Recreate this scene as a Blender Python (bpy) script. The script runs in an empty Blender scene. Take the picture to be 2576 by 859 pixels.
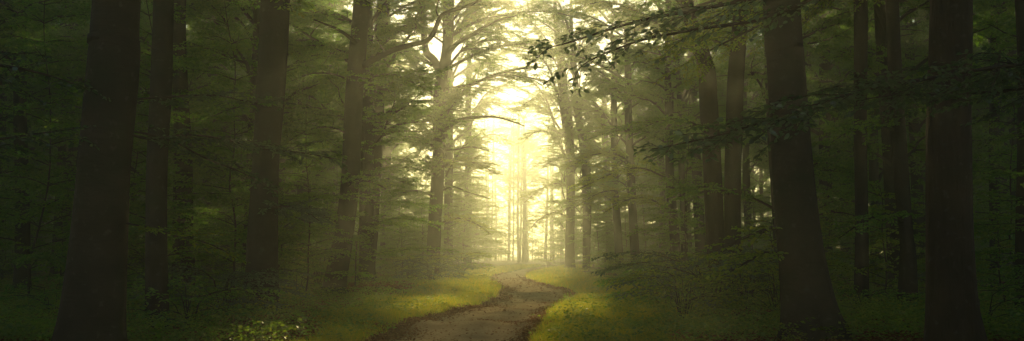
import bpy, math, random
import numpy as np

# ------------------------------------------------------------------ camera, world, sun, exposure
SC = bpy.context.scene
COL = SC.collection
PW, FPX, CX, CY = 2576.0, 2231.0, 1288.0, 429.5       # photograph's picture units
PITCH = math.radians(5.4)
CAMZ = 1.6
SUN_EL = math.radians(16.5)
SUN_AZ = math.radians(1.0)                            # towards +x from +y

cam_d = bpy.data.cameras.new("camera")
cam_d.sensor_width = 36.0
cam_d.lens = 36.0 * FPX / PW
cam_d.clip_end = 2000.0
cam = bpy.data.objects.new("camera", cam_d)
cam.location = (0, 0, CAMZ)
cam.rotation_euler = (math.pi / 2 + PITCH, 0, 0)
COL.objects.link(cam)
SC.camera = cam

world = bpy.data.worlds.new("World")
SC.world = world
world.use_nodes = True
wn = world.node_tree
wn.nodes.clear()
sky = wn.nodes.new("ShaderNodeTexSky")
sky.sky_type = 'NISHITA'
sky.sun_disc = False
sky.sun_elevation = SUN_EL
sky.sun_rotation = SUN_AZ
sky.air_density = 1.0
sky.dust_density = 0.3
bgd = wn.nodes.new("ShaderNodeBackground")
bgd.inputs[1].default_value = 0.075
wo = wn.nodes.new("ShaderNodeOutputWorld")
wn.links.new(sky.outputs[0], bgd.inputs[0])
wn.links.new(bgd.outputs[0], wo.inputs[0])

sun_d = bpy.data.lights.new("sun", 'SUN')
sun_d.energy = 5.0
sun_d.angle = math.radians(0.6)
sun_d.color = (1.0, 0.775, 0.36)
sun = bpy.data.objects.new("sun", sun_d)
sun.rotation_euler = (-(math.pi / 2 - SUN_EL), 0, -SUN_AZ)
COL.objects.link(sun)

SC.view_settings.view_transform = 'Standard'
SC.view_settings.look = 'None'
SC.view_settings.gamma = 1.0
SC.view_settings.exposure = 0.15
SC.cycles.use_denoising = True
SC.cycles.max_bounces = 6
SC.cycles.diffuse_bounces = 3
SC.cycles.glossy_bounces = 1
SC.cycles.transmission_bounces = 3
SC.cycles.volume_bounces = 1
SC.cycles.sample_clamp_indirect = 6.0
SC.cycles.caustics_reflective = False
SC.cycles.caustics_refractive = False

HAZE_DENSITY = 0.0040
HAZE_G = 0.74

# ------------------------------------------------------------------ picture -> world
cp, sp_ = math.cos(PITCH), math.sin(PITCH)
def ray(px, py):
    u, v = (px - CX) / FPX, (CY - py) / FPX
    return np.array([u, cp - v * sp_, sp_ + v * cp])
def at(px, py, Y):
    r = ray(px, py); t = Y / r[1]
    return np.array([r[0] * t, Y, CAMZ + r[2] * t])
def gnd(px, py):
    r = ray(px, py); t = -CAMZ / r[2]
    return np.array([r[0] * t, r[1] * t, 0.0])
def xcol(px, Y):
    return (px - CX) / FPX * Y

# ------------------------------------------------------------------ mesh building
class MB:
    def __init__(s):
        s.v, s.f, s.m, s.n = [], [], [], 0
    def add(s, V, F, mi=0):
        V = np.asarray(V, float).reshape(-1, 3); F = np.asarray(F, int)
        if len(V) == 0 or len(F) == 0: return
        s.v.append(V); s.f.append(F + s.n); s.m.append(np.full(len(F), mi)); s.n += len(V)
    def mesh(s, name, mats, smooth=True):
        me = bpy.data.meshes.new(name)
        V = np.concatenate(s.v)
        me.vertices.add(len(V)); me.vertices.foreach_set("co", V.ravel().astype(np.float32))
        loops = np.concatenate([f.ravel() for f in s.f])
        tot = np.concatenate([np.full(len(f), f.shape[1]) for f in s.f])
        st = np.concatenate([[0], np.cumsum(tot)[:-1]])
        me.loops.add(len(loops)); me.loops.foreach_set("vertex_index", loops.astype(np.int32))
        me.polygons.add(len(tot))
        me.polygons.foreach_set("loop_start", st.astype(np.int32))
        me.polygons.foreach_set("loop_total", tot.astype(np.int32))
        me.polygons.foreach_set("material_index", np.concatenate(s.m).astype(np.int32))
        me.polygons.foreach_set("use_smooth", np.full(len(tot), smooth))
        for m in mats: me.materials.append(m)
        me.update(calc_edges=True)
        return me

def nrm(a):
    return a / np.maximum(np.linalg.norm(a, axis=-1, keepdims=True), 1e-9)

def tube(mb, P, R, n=6, mi=0, lobes=None, cap=True):
    P = np.asarray(P, float); R = np.asarray(R, float)
    T = nrm(np.gradient(P, axis=0))
    ref = np.array([0., 0., 1.]) if abs(T[:, 2]).mean() < 0.8 else np.array([1., 0., 0.])
    A = nrm(np.cross(T, ref)); B = np.cross(T, A)
    th = np.linspace(0, 2 * np.pi, n, endpoint=False)
    rr = R[:, None] * np.ones(n)
    if lobes is not None: rr = rr * lobes(th)
    V = P[:, None, :] + rr[..., None] * (np.cos(th)[None, :, None] * A[:, None, :] + np.sin(th)[None, :, None] * B[:, None, :])
    k = len(P)
    i = np.arange(k - 1)[:, None] * n; j = np.arange(n)[None, :]; j2 = (j + 1) % n
    F = np.stack([i + j, i + j2, i + n + j2, i + n + j], -1).reshape(-1, 4)
    mb.add(V.reshape(-1, 3), F, mi)

def smoothpoly(P, k):
    """Catmull-Rom resample of a polyline (any width of columns)."""
    P = np.asarray(P, float); n = len(P)
    Q = np.vstack([2 * P[0] - P[1], P, 2 * P[-1] - P[-2]])
    t = np.linspace(0, n - 1, k); i = np.minimum(t.astype(int), n - 2); f = (t - i)[:, None]
    a, b, c, d = Q[i], Q[i + 1], Q[i + 2], Q[i + 3]
    return 0.5 * (2 * b + (c - a) * f + (2 * a - 5 * b + 4 * c - d) * f**2 + (3 * b - a - 3 * c + d) * f**3)

def leaves(mb, P, D, N, L, rng, spacing=0.05, size=0.09, tilt=0.4, mi=1, detail=False, keep=1.0):
    """Alternate leaves set along straight twigs (arrays of base, direction, up-normal, length)."""
    cnt = np.maximum((L / spacing).astype(int), 1)
    k = np.repeat(np.arange(len(L)), cnt)
    o = np.arange(len(k)) - np.repeat(np.cumsum(cnt) - cnt, cnt)
    if keep < 1:
        m = rng.random(len(k)) < keep; k, o = k[m], o[m]
    side = np.where(o % 2 == 0, 1.0, -1.0)[:, None]
    t = ((o + 0.5) * spacing)[:, None]
    d, n = D[k], N[k]
    S = nrm(np.cross(n, d))
    p = P[k] + d * t
    ld = nrm(d * 0.65 + S * side * 0.75 + rng.normal(0, 0.22, p.shape) - n * 0.12)
    nn = nrm(n + rng.normal(0, tilt, p.shape))
    w = nrm(np.cross(nn, ld)); nn = np.cross(ld, w)
    s = (size * (0.65 + 0.6 * rng.random(len(k))))[:, None]
    b = p + ld * s * 0.08
    if detail:
        V = np.stack([b, b + ld*s*.28 + w*s*.27 + nn*s*.07, b + ld*s*.66 + w*s*.25 + nn*s*.05, b + ld*s - nn*s*.10,
                      b + ld*s*.66 - w*s*.25 + nn*s*.05, b + ld*s*.28 - w*s*.27 + nn*s*.07], 1)
        q = np.arange(len(b))[:, None] * 6
        F = np.concatenate([q + np.array([[0, 1, 2, 3]]), q + np.array([[0, 3, 4, 5]])])
    else:
        V = np.stack([b, b + ld*s*.48 + w*s*.31 + nn*s*.05, b + ld*s - nn*s*.10, b + ld*s*.48 - w*s*.31 + nn*s*.05], 1)
        q = np.arange(len(b))[:, None] * 4
        F = q + np.array([[0, 1, 2, 3]])
    mb.add(V.reshape(-1, 3), F, mi)

UP = np.array([0., 0., 1.])
def rotz(v, a):
    c, s = math.cos(a), math.sin(a)
    return np.array([c * v[0] - s * v[1], s * v[0] + c * v[1], v[2]])

class Twigs:
    def __init__(s): s.P, s.D, s.N, s.L = [], [], [], []
    def add(s, P, D, N, L): s.P.append(P); s.D.append(D); s.N.append(N); s.L.append(L)
    def get(s): return np.concatenate(s.P), np.concatenate(s.D), np.concatenate(s.N), np.concatenate(s.L)

def dress(mb, tw, P, R, rng, sec_step=0.32, sec_len=0.45, sec_max=2.0, start=0.2, tert_step=0.17, tert=0.42, droop=0.12, wood=True, twigwood=False, rise=0.08, vj=0.12):
    """Side shoots in a flat spray along the polyline P (a beech bough)."""
    seg = np.linalg.norm(np.diff(P, axis=0), axis=1); cum = np.concatenate([[0], np.cumsum(seg)]); L = cum[-1]
    s = start * L; sd = rng.choice([-1, 1])
    while s < L:
        i = min(np.searchsorted(cum, s) - 1, len(seg) - 1); i = max(i, 0)
        f = (s - cum[i]) / seg[i]; p = P[i] * (1 - f) + P[i + 1] * f
        d = (P[i + 1] - P[i]) / seg[i]
        h = nrm(np.array([d[0], d[1], 0.0]) + 1e-6)
        a = sd * rng.uniform(0.6, 1.05)
        sl = min(sec_max, (math.sqrt(max(L - s, .02) * L) * sec_len * .62 + 0.3)) * rng.uniform(0.45, 1.15)
        d0 = nrm(rotz(h, a) + UP * (d[2] * 0.35 + rng.normal(rise, vj)))
        d1 = nrm(d0 * 1.0 + h * 0.25 - UP * (droop + rng.normal(0, .1)))
        d2 = nrm(d1 + h * 0.2 - UP * droop * 1.5)
        pts = np.array([p, p + d0 * sl * .34, p + d0 * sl * .34 + d1 * sl * .33, p + d0 * sl * .34 + d1 * sl * .33 + d2 * sl * .33])
        if wood:
            r0 = 0.35 * np.interp(s, cum, R) * min(1, sl) + 0.002
            tube(mb, pts, [r0, r0 * .7, r0 * .45, 0.0015], 3, 0)
        # tertiaries
        m = max(2, int(sl * 0.9 / tert_step))
        u = (np.arange(m) + rng.random(m)) / m * 0.95 + 0.05
        x = u * 3; ii = np.minimum(x.astype(int), 2); ff = (x - ii)[:, None]
        pp = pts[ii] * (1 - ff) + pts[ii + 1] * ff
        dd = nrm(pts[ii + 1] - pts[ii])
        nn = nrm(UP + rng.normal(0, 0.18, (m, 3)))
        S = nrm(np.cross(nn, dd)) * np.where(np.arange(m) % 2 == 0, 1, -1)[:, None]
        td = nrm(dd * 0.75 + S * 0.75 + rng.normal(0, 0.12, (m, 3)) - UP * 0.06)
        tl = tert * (1 - 0.6 * u) * rng.uniform(0.6, 1.2, m) * min(1.0, 0.5 + sl * .5)
        tw.add(pp, td, nn, tl)
        if twigwood:
            for q in range(m): tube(mb, [pp[q], pp[q] + td[q] * tl[q]], [0.0028, 0.001], 3, 0)
        dl = nrm(pts[3] - pts[1]); tw.add(pts[1][None], dl[None], UP[None], np.array([sl * .66]))
        s += sec_step * rng.uniform(0.6, 1.3); sd = -sd
    # leader tip
    tw.add(P[-2][None], nrm(P[-1] - P[-2])[None], UP[None], np.array([seg[-1] + 0.25]))

def bough_line(p0, az, L, e0, e1, rng, k=9, wig=0.12):
    d = []; e = np.linspace(0, 1, k - 1); a = az
    for t in e:
        a += rng.normal(0, wig); el = e0 + (e1 - e0) * t ** 0.8 + rng.normal(0, 0.06)
        d.append([math.cos(el) * math.cos(a), math.cos(el) * math.sin(a), math.sin(el)])
    d = np.array(d) * (L / (k - 1))
    return np.vstack([p0, p0 + np.cumsum(d, 0)])

# ------------------------------------------------------------------ materials
def new_mat(name):
    m = bpy.data.materials.new(name); m.use_nodes = True
    nt = m.node_tree; nt.nodes.clear()
    return m, nt, nt.nodes.new("ShaderNodeOutputMaterial")
def nd(nt, t, **kw):
    n = nt.nodes.new(t)
    for k, v in kw.items():
        if isinstance(k, str) and hasattr(n, k): setattr(n, k, v)
    return n
def noise(nt, scale, detail=3, vec=None, mapping=None, coord='Object'):
    tc = nt.nodes.new("ShaderNodeTexCoord"); n = nt.nodes.new("ShaderNodeTexNoise")
    n.inputs["Scale"].default_value = scale; n.inputs["Detail"].default_value = detail
    if coord != 'World': src = tc.outputs[coord]
    else: src = nt.nodes.new("ShaderNodeNewGeometry").outputs["Position"]
    if mapping:
        mp = nt.nodes.new("ShaderNodeMapping"); mp.inputs["Scale"].default_value = mapping
        nt.links.new(src, mp.inputs[0]); src = mp.outputs[0]
    nt.links.new(src, n.inputs["Vector"])
    return n.outputs["Fac"]
def ramp(nt, fac, stops):
    r = nt.nodes.new("ShaderNodeValToRGB"); e = r.color_ramp.elements
    while len(e) < len(stops): e.new(0.5)
    for x, (p, c) in zip(e, stops): x.position = p; x.color = (*c, 1)
    nt.links.new(fac, r.inputs[0]); return r.outputs[0]
def mixc(nt, fac, a, b, mode='MIX'):
    m = nt.nodes.new("ShaderNodeMix"); m.data_type = 'RGBA'; m.blend_type = mode
    for s, v in ((m.inputs[0], fac), (m.inputs[6], a), (m.inputs[7], b)):
        if hasattr(v, 'links') or hasattr(v, 'is_linked'): nt.links.new(v, s)
        elif isinstance(v, (int, float)): s.default_value = v
        else: s.default_value = (*v, 1)
    return m.outputs[2]

def leaf_mat(name, c1, c2, c3, tr, trmix=0.55, gloss=0.07):
    m, nt, out = new_mat(name)
    geo = nt.nodes.new("ShaderNodeNewGeometry")
    col = ramp(nt, geo.outputs["Random Per Island"], [(0.0, c1), (0.55, c2), (1.0, c3)])
    big = noise(nt, 0.35, 2, coord='World')
    col = mixc(nt, 0.35, col, ramp(nt, big, [(0.35, (.35, .42, .3)), (0.65, (1, 1, 1))]), 'MULTIPLY')
    d = nt.nodes.new("ShaderNodeBsdfDiffuse"); nt.links.new(col, d.inputs[0])
    t = nt.nodes.new("ShaderNodeBsdfTranslucent")
    tcol = mixc(nt, 1.0, col, tr, 'MULTIPLY'); nt.links.new(tcol, t.inputs[0])
    mx = nt.nodes.new("ShaderNodeMixShader"); mx.inputs[0].default_value = trmix
    nt.links.new(d.outputs[0], mx.inputs[1]); nt.links.new(t.outputs[0], mx.inputs[2])
    g = nt.nodes.new("ShaderNodeBsdfGlossy"); g.inputs["Roughness"].default_value = 0.42; g.inputs[0].default_value = (.9, .92, .85, 1)
    m2 = nt.nodes.new("ShaderNodeMixShader"); m2.inputs[0].default_value = gloss
    nt.links.new(mx.outputs[0], m2.inputs[1]); nt.links.new(g.outputs[0], m2.inputs[2])
    nt.links.new(m2.outputs[0], out.inputs[0])
    return m
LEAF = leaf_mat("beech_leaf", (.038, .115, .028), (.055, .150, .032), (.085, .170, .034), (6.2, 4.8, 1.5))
LEAF_Y = leaf_mat("young_and_sunlit_leaf", (.058, .140, .026), (.085, .175, .030), (.125, .190, .034), (5.8, 4.2, 1.1), gloss=.07)  # brighter leaf: young plants, and sprays with sunlight put into the colour
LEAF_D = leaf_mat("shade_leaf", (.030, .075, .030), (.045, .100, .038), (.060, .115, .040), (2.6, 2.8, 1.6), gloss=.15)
GRASS = leaf_mat("grass_blade", (.11, .18, .020), (.16, .21, .024), (.27, .23, .030), (4.6, 3.8, 1.0), trmix=.62, gloss=.04)
LITTER = leaf_mat("fallen_leaf", (.18, .075, .030), (.30, .13, .05), (.42, .25, .11), (1.3, 1.0, .8), trmix=.2, gloss=.01)

def bark_mat(name, c1, c2, moss, vertical=False):
    m, nt, out = new_mat(name)
    b = nt.nodes.new("ShaderNodeBsdfPrincipled"); b.inputs["Roughness"].default_value = 0.85
    b.inputs["Specular IOR Level"].default_value = 0.25
    n1 = noise(nt, 2.2, 6); col = ramp(nt, n1, [(0.3, c1), (0.7, c2)])
    n2 = noise(nt, 0.9, 4); mf = ramp(nt, n2, [(0.48, (0, 0, 0)), (0.66, (1, 1, 1))])
    col = mixc(nt, mf, col, moss)
    n4 = noise(nt, 9, 2); col = mixc(nt, ramp(nt, n4, [(0.62, (0, 0, 0)), (0.72, (.5, .5, .5))]), col, (.10, .096, .08))
    nt.links.new(col, b.inputs["Base Color"])
    n3 = noise(nt, 7, 8, mapping=(3, 3, .35) if vertical else (.8, .8, 3.2))
    bp = nt.nodes.new("ShaderNodeBump"); bp.inputs["Strength"].default_value = 0.9; bp.inputs["Distance"].default_value = 0.05 if vertical else 0.02
    nt.links.new(n3, bp.inputs["Height"]); nt.links.new(bp.outputs[0], b.inputs["Normal"])
    nt.links.new(b.outputs[0], out.inputs[0])
    return m
BARK = bark_mat("beech_bark", (.032, .024, .018), (.064, .050, .036), (.028, .034, .018))
BARK_O = bark_mat("rough_bark", (.032, .021, .015), (.070, .044, .030), (.034, .026, .018), True)
TWIG = bark_mat("twig_bark", (.060, .046, .034), (.105, .085, .062), (.06, .06, .035))

# ------------------------------------------------------------------ path outline and terrain
EDGE = [  # left edge px,py ; right edge px,py of the gravel path in the photograph
    ((985, 859), (1327, 859)), ((1042, 830), (1350, 830)), ((1108, 800), (1366, 800)), ((1231, 773), (1392, 775)),
    ((1270, 752), (1446, 757)), ((1279, 736), (1445, 744)), ((1276, 727), (1400, 729)), ((1245, 714), (1350, 716)), ((1238, 703), (1318, 703)),
    ((1256, 694), (1322, 693)), ((1288, 687), (1346, 685)), ((1318, 680), (1372, 678))]
py_, pxl, pxr = [-25., 6., 12.], [-3.6, -2.75, -2.55], [-1.0, -.1, .1]
for a, b in EDGE:
    A, B = gnd(*a), gnd(*b)
    py_.append((A[1] + B[1]) / 2); pxl.append(A[0]); pxr.append(B[0])
py_ += [120., 135., 150., 260.]; pxl += [4.5, 9.0, 16.0, 60.0]; pxr += [7.3, 12.0, 19.0, 63.0]
py_, pxl, pxr = map(np.array, (py_, pxl, pxr))
def path_lr(y): return np.interp(y, py_, pxl), np.interp(y, py_, pxr)
def pdist(x, y):
    """signed distance outside the path's edges (<0 on the path)."""
    l, r = path_lr(y)
    return np.maximum(l - x, x - r)
def sstep(a, b, x):
    t = np.clip((x - a) / (b - a), 0, 1); return t * t * (3 - 2 * t)
def hgt(x, y):
    x = np.asarray(x, float); y = np.asarray(y, float)
    d = pdist(x, y)
    n = np.sin(x * .31 + y * .17) * np.sin(y * .23 - x * .11 + 1.3) * .22 + np.sin(x * .9 + 2) * np.sin(y * .8 + 1) * .05
    hump = .10 * np.exp(-((y - 19.5) / 1.2) ** 2) + .06 * np.exp(-((y - 36) / 3) ** 2)
    rut = .025 * np.cos(np.clip(d, -2, 0) * 5.0) * (d < 0)
    return n * sstep(1.0, 6.0, d) + .09 * sstep(-.1, .9, d) + hump + rut + .02 * np.sin(y * 1.1 + x) * (d > -9)

def soil_mat():
    m, nt, out = new_mat("forest_soil")
    b = nt.nodes.new("ShaderNodeBsdfPrincipled"); b.inputs["Roughness"].default_value = .95; b.inputs["Specular IOR Level"].default_value = .1
    n1 = noise(nt, 14, 6); col = ramp(nt, n1, [(.3, (.055, .034, .018)), (.5, (.13, .072, .036)), (.72, (.22, .125, .06))])
    n2 = noise(nt, .5, 5); mf = ramp(nt, n2, [(.42, (0, 0, 0)), (.6, (1, 1, 1))])
    n3 = noise(nt, 25, 4); col = mixc(nt, mf, col, ramp(nt, n3, [(.3, (.05, .08, .018)), (.7, (.10, .12, .028))]))
    nt.links.new(col, b.inputs["Base Color"])
    bp = nt.nodes.new("ShaderNodeBump"); bp.inputs["Distance"].default_value = .06; nt.links.new(n1, bp.inputs["Height"]); nt.links.new(bp.outputs[0], b.inputs["Normal"])
    nt.links.new(b.outputs[0], out.inputs[0]); return m
def path_mat():
    m, nt, out = new_mat("path_gravel")
    b = nt.nodes.new("ShaderNodeBsdfPrincipled"); b.inputs["Roughness"].default_value = .9; b.inputs["Specular IOR Level"].default_value = .15
    n1 = noise(nt, 18, 8); col = ramp(nt, n1, [(.3, (.44, .30, .16)), (.5, (.52, .37, .21)), (.75, (.60, .45, .28))])
    n2 = noise(nt, 1.3, 5); col = mixc(nt, ramp(nt, n2, [(.45, (0, 0, 0)), (.7, (.45, .45, .45))]), col, (.22, .14, .08))
    nt.links.new(col, b.inputs["Base Color"]); b.inputs['Specular IOR Level'].default_value = 0
    n3 = noise(nt, 3.5, 8); bp = nt.nodes.new("ShaderNodeBump"); bp.inputs["Distance"].default_value = .05; bp.inputs["Strength"].default_value = .6
    nt.links.new(n3, bp.inputs["Height"]); nt.links.new(bp.outputs[0], b.inputs["Normal"])
    nt.links.new(b.outputs[0], out.inputs[0]); return m

def grid_faces(a, b):
    i = np.arange(a - 1)[:, None] * b; j = np.arange(b - 1)[None]
    return np.stack([i + j, i + j + 1, i + b + j + 1, i + b + j], -1).reshape(-1, 4)

def link(name, me, parent=None, **props):
    o = bpy.data.objects.new(name, me); COL.objects.link(o)
    if parent is not None: o.parent = parent
    for k, v in props.items(): o[k] = v
    return o
def empty(name, loc, label, cat, group=None):
    o = bpy.data.objects.new(name, None); COL.objects.link(o); o.location = loc
    o["label"] = label; o["category"] = cat
    if group: o["group"] = group
    return o

ys = np.concatenate([np.linspace(-60, 8, 30), np.linspace(8.3, 70, 240), np.linspace(71, 200, 110), np.linspace(210, 600, 20)])
xs = np.concatenate([np.linspace(-400, -62, 14), np.linspace(-60, -8, 90), np.linspace(-7.8, 12, 140), np.linspace(12.5, 60, 90), np.linspace(63, 400, 14)])
X, Y = np.meshgrid(xs, ys)
b = MB(); b.add(np.stack([X, Y, hgt(X, Y)], -1).reshape(-1, 3), grid_faces(len(ys), len(xs)))
link("ground", b.mesh("ground", [soil_mat()]), kind="structure")
ys = np.concatenate([np.linspace(-25, 8, 30), np.linspace(8.2, 60, 330), np.linspace(60.5, 200, 160)])
l, r = path_lr(ys)
wob = np.sin(ys * 2.3) * .06 + np.sin(ys * 5.1 + 1) * .05
u = np.linspace(0, 1, 26)
X = (l - .1 + wob)[:, None] * (1 - u) + (r + .1 + wob[::-1])[:, None] * u; Y = np.repeat(ys[:, None], 26, 1)
Z = hgt(X, Y) + .018
b = MB(); b.add(np.stack([X, Y, Z], -1).reshape(-1, 3), grid_faces(len(ys), 26))
link("path", b.mesh("path", [path_mat()]), kind="structure")

# ------------------------------------------------------------------ trees
def crown_mesh(name, seed, h0, h1, nb, reach, leaf=.11, spacing=.036, leafmat=None, clip=None):
    rng = np.random.default_rng(seed); mb = MB(); tw = Twigs()
    az = rng.uniform(0, 6.28)
    for i in range(nb):
        f = (i + rng.random() * .6) / nb
        z = h0 + (h1 - 3.5 - h0) * f ** 0.9
        az += 2.4 + rng.normal(0, .7)
        L = reach * (.7 + .45 * math.sin(math.pi * f)) * rng.uniform(.5, 1.25) * (1 - .3 * f ** 3)
        e0 = rng.uniform(.45, 1.0) + .3 * f; e1 = rng.uniform(-.3, .35) + .5 * f * f
        P = bough_line(np.array([0, 0, z + rng.normal(0, .5)]), az, L, e0, e1, rng, wig=.3)
        R = np.linspace(.025 + .013 * L, .006, len(P))
        tube(mb, P, R, 5, 0)
        kw = dict(sec_step=.24, sec_len=.55, sec_max=1.9, tert_step=.085, tert=.5, vj=.45, droop=.14)
        dress(mb, tw, P, R, rng, start=.3, **kw)
        for q in range(4):                                  # forks
            j = int(rng.integers(2, 6)); rem = L * (1 - j / 8.0)
            d = P[j + 1] - P[j]; a2 = math.atan2(d[1], d[0]) + rng.choice([-1, 1]) * rng.uniform(.45, .9)
            P2 = bough_line(P[j], a2, rem * rng.uniform(.6, .95), rng.uniform(-.1, .9), rng.uniform(-.3, .4), rng, k=6, wig=.3)
            R2 = np.linspace(R[j] * .75, .005, 6)
            tube(mb, P2, R2, 4, 0); dress(mb, tw, P2, R2, rng, start=.15, **kw)
    leaves(mb, *tw.get(), rng, spacing=spacing, size=leaf, mi=1, tilt=.8)
    return mb.mesh(name, [TWIG, leafmat or LEAF])
CROWN_HIGH = [crown_mesh("high_crown", 10 + i, 8.5, 23.5, 17, 6.4) for i in range(3)]
CROWN_LOW = [crown_mesh("low_crown", 20 + i, 2.2 + i * 1.0, 23.0, 22, 5.4) for i in range(4)]

def trunk_mesh(name, base, pts, seed, bark, top_h=24.0, sides=28, flare=.0):
    """pts: list of (x,y,z,r) in world space; stored relative to base."""
    rng = np.random.default_rng(seed)
    P = np.array(pts, float)
    d = (P[-1] - P[-2]) / max(P[-1][2] - P[-2][2], .1)
    z1 = P[-1][2]; ext = []
    for f in (.35, .7, 1.0):
        z = z1 + (top_h - z1) * f
        ext.append([P[-1][0] + d[0] * (z - z1) * .5 + rng.normal(0, .1), P[-1][1] + rng.normal(0, .1), z, P[-1][3] * (1 - .8 * f) + .02])
    if top_h > z1 + 2: P = np.vstack([P, ext])
    k = 60
    Q = smoothpoly(P, k)
    cen = Q[:, :3] - np.array([base[0], base[1], base[2]])
    zz = cen[:, 2]
    cen[:, 0] += np.sin(zz * .9 + seed) * .018; cen[:, 1] += np.sin(zz * .7 + seed * 2) * .02
    ph = rng.uniform(0, 6.28, 6); nl = rng.integers(4, 7)
    def lobes(th):
        ex = np.exp(-np.maximum(zz, 0) / .55)[:, None]
        a = .24 * ex * np.cos(nl * th[None] + ph[0]) + .08 * ex * np.cos((nl + 2) * th[None] + ph[1])
        a += .035 * np.cos(2 * th[None] + ph[2] + zz[:, None] * .25) + .02 * np.cos(3 * th[None] + ph[3] - zz[:, None] * .5)
        a += .012 * np.sin(7 * th[None] + zz[:, None] * 1.7 + ph[4])
        return 1 + a
    mb = MB(); tube(mb, cen, Q[:, 3], sides, 0, lobes)
    return mb.mesh(name, [bark])

def tree_from_px(name, rows, Y, label, seed, base_row=None, bark=None, crown='high', cscale=1.0, cw=1.0, group=None, top=24.0, species="beech", lab2=None):
    """rows: (py, left px, right px), from bottom to top, at distance Y."""
    bark = bark or BARK
    if Y > 55: cscale *= 1.22; cw /= 1.12
    pts = []
    for (yy, xl, xr) in rows:
        p = at((xl + xr) / 2, yy, Y); pts.append([p[0], Y, p[2], (xr - xl) / 2 / FPX * Y])
    x0, z0 = pts[0][0], pts[0][2]
    g = float(hgt(x0, Y))
    r0 = pts[0][3]
    if z0 > g + .12: pts.insert(0, [x0 + (pts[0][0] - pts[1][0]) * .15, Y, g, r0 * (1.12 if z0 > .5 else 1.05)])
    pts.insert(0, [pts[0][0], Y, g - .35, pts[0][3] * 1.12])
    base = (pts[0][0], Y, g)
    e = empty(name, base, label, "tree", group)
    t = link("trunk", trunk_mesh(name + "_trunk", base, pts, seed, bark, top * cscale + (2 if Y < 36 else 0)), e)
    if crown:
        rng = random.Random(seed)
        c = link("crown", rng.choice(CROWN_HIGH if crown == 'high' else CROWN_LOW), e)
        tp = np.array(pts[-1]); 
        dx = (pts[-1][0] - pts[0][0]) * (1.0 if crown == 'low' else 1.15)
        c.location = (dx * .9, 0, 2.2 if Y < 36 else 0); c.rotation_euler = (0, 0, rng.uniform(0, 6.28)); c.scale = (cscale * cw * (1.3 if Y < 36 else 1), cscale * cw * (1.3 if Y < 36 else 1), cscale)  # near crowns widened, unseen overhead, to shade the air by the camera
    e["_Y"] = Y
    return e, pts
HERO = []
def T(*a, **k):
    e, p = tree_from_px(*a, **k); HERO.append((p[0][0], p[0][1])); return e, p

# left side
T("beech_tree", [(859, 144, 304), (780, 158, 307), (600, 182, 316), (435, 199, 325), (250, 218, 345), (140, 229, 354), (100, 232, 353), (0, 238, 355)], 12.0,
  "huge dark smooth trunk, thickest tree at the left side of the wood", 1)
T("beech_tree", [(839, 362, 424), (800, 367, 420), (435, 372, 421), (230, 378, 430), (0, 385, 434)], 18.0,
  "slender straight dark trunk directly right of the huge left trunk", 2)
T("beech_tree", [(768, 428, 512), (730, 434, 500), (620, 436, 488), (435, 436, 484), (200, 434, 472), (0, 431, 469)], 28.0,
  "flared greyish trunk half hidden behind the slender left trunk", 3, cscale=.9)
T("beech_tree", [(806, 600, 722), (785, 611, 708), (700, 616, 702), (435, 632, 701), (250, 643, 716), (0, 659, 731)], 21.5,
  "dark trunk leaning slightly right with a leafy sprig crossing its top", 4)
EL5, PL5 = T("beech_tree", [(752, 800, 884), (730, 810, 874), (600, 838, 888), (435, 858, 904), (200, 872, 916), (0, 889, 929)], 32.5,
  "beech whose long bare crooked limb arches up towards the light", 5)
T("beech_tree", [(716, 905, 948), (690, 912, 943), (435, 929, 960), (200, 938, 968), (0, 948, 980)], 47.0,
  "narrow dark trunk close behind and right of the crooked-limbed beech", 6, cscale=.8)
EL7, PL7 = T("beech_tree", [(696, 1064, 1110), (680, 1069, 1106), (435, 1085, 1118), (228, 1092, 1123), (120, 1112, 1138), (0, 1114, 1144)], 60.0,
  "forked beech at the left edge of the sunlit gap, branches reaching into the light", 7, crown='low', cscale=1.0, cw=.7)
T("beech_tree", [(655, 742, 784), (430, 749, 781), (80, 750, 778), (0, 751, 777)], 58.0,
  "hazy grey trunk between the leaning dark trunk and the crooked-limbed beech", 8, crown='low')
T("beech_tree", [(640, 556, 592), (430, 555, 588), (250, 540, 572), (40, 534, 563)], 62.0,
  "pale hazy trunk seen through leaves left of the leaning dark trunk", 9, crown='low')
T("beech_tree", [(672, 955, 990), (430, 960, 984), (100, 968, 990)], 78.0,
  "faint trunk in the mist just right of the narrow dark trunk", 10, crown='low', cscale=.8)
T("beech_tree", [(682, 1114, 1140), (430, 1119, 1139), (200, 1122, 1140)], 84.0,
  "faint trunk in the mist immediately right of the forked beech", 11, crown='low', cscale=.7)
T("beech_tree", [(740, 36, 76), (430, 38, 70), (60, 36, 64)], 34.0,
  "dim trunk sunk in leaves left of the huge left trunk", 12, crown='low')
T("beech_tree", [(690, 812, 838), (430, 816, 838), (60, 826, 840)], 66.0,
  "thin hazy trunk touching the left side of the crooked-limbed beech", 13, crown='low', cscale=.8)
T("beech_tree", [(674, 1165, 1185), (430, 1170, 1186), (200, 1172, 1186)], 96.0,
  "small pale trunk by the left verge where the path vanishes", 14, crown='low', cscale=.9, cw=.8)
T("beech_tree", [(663, 1313, 1326), (500, 1315, 1324), (400, 1314, 1322)], 165.0,
  "ghostly slim trunk in the brightest haze above the end of the path", 15, crown='high', cscale=.95, cw=.9)
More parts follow.
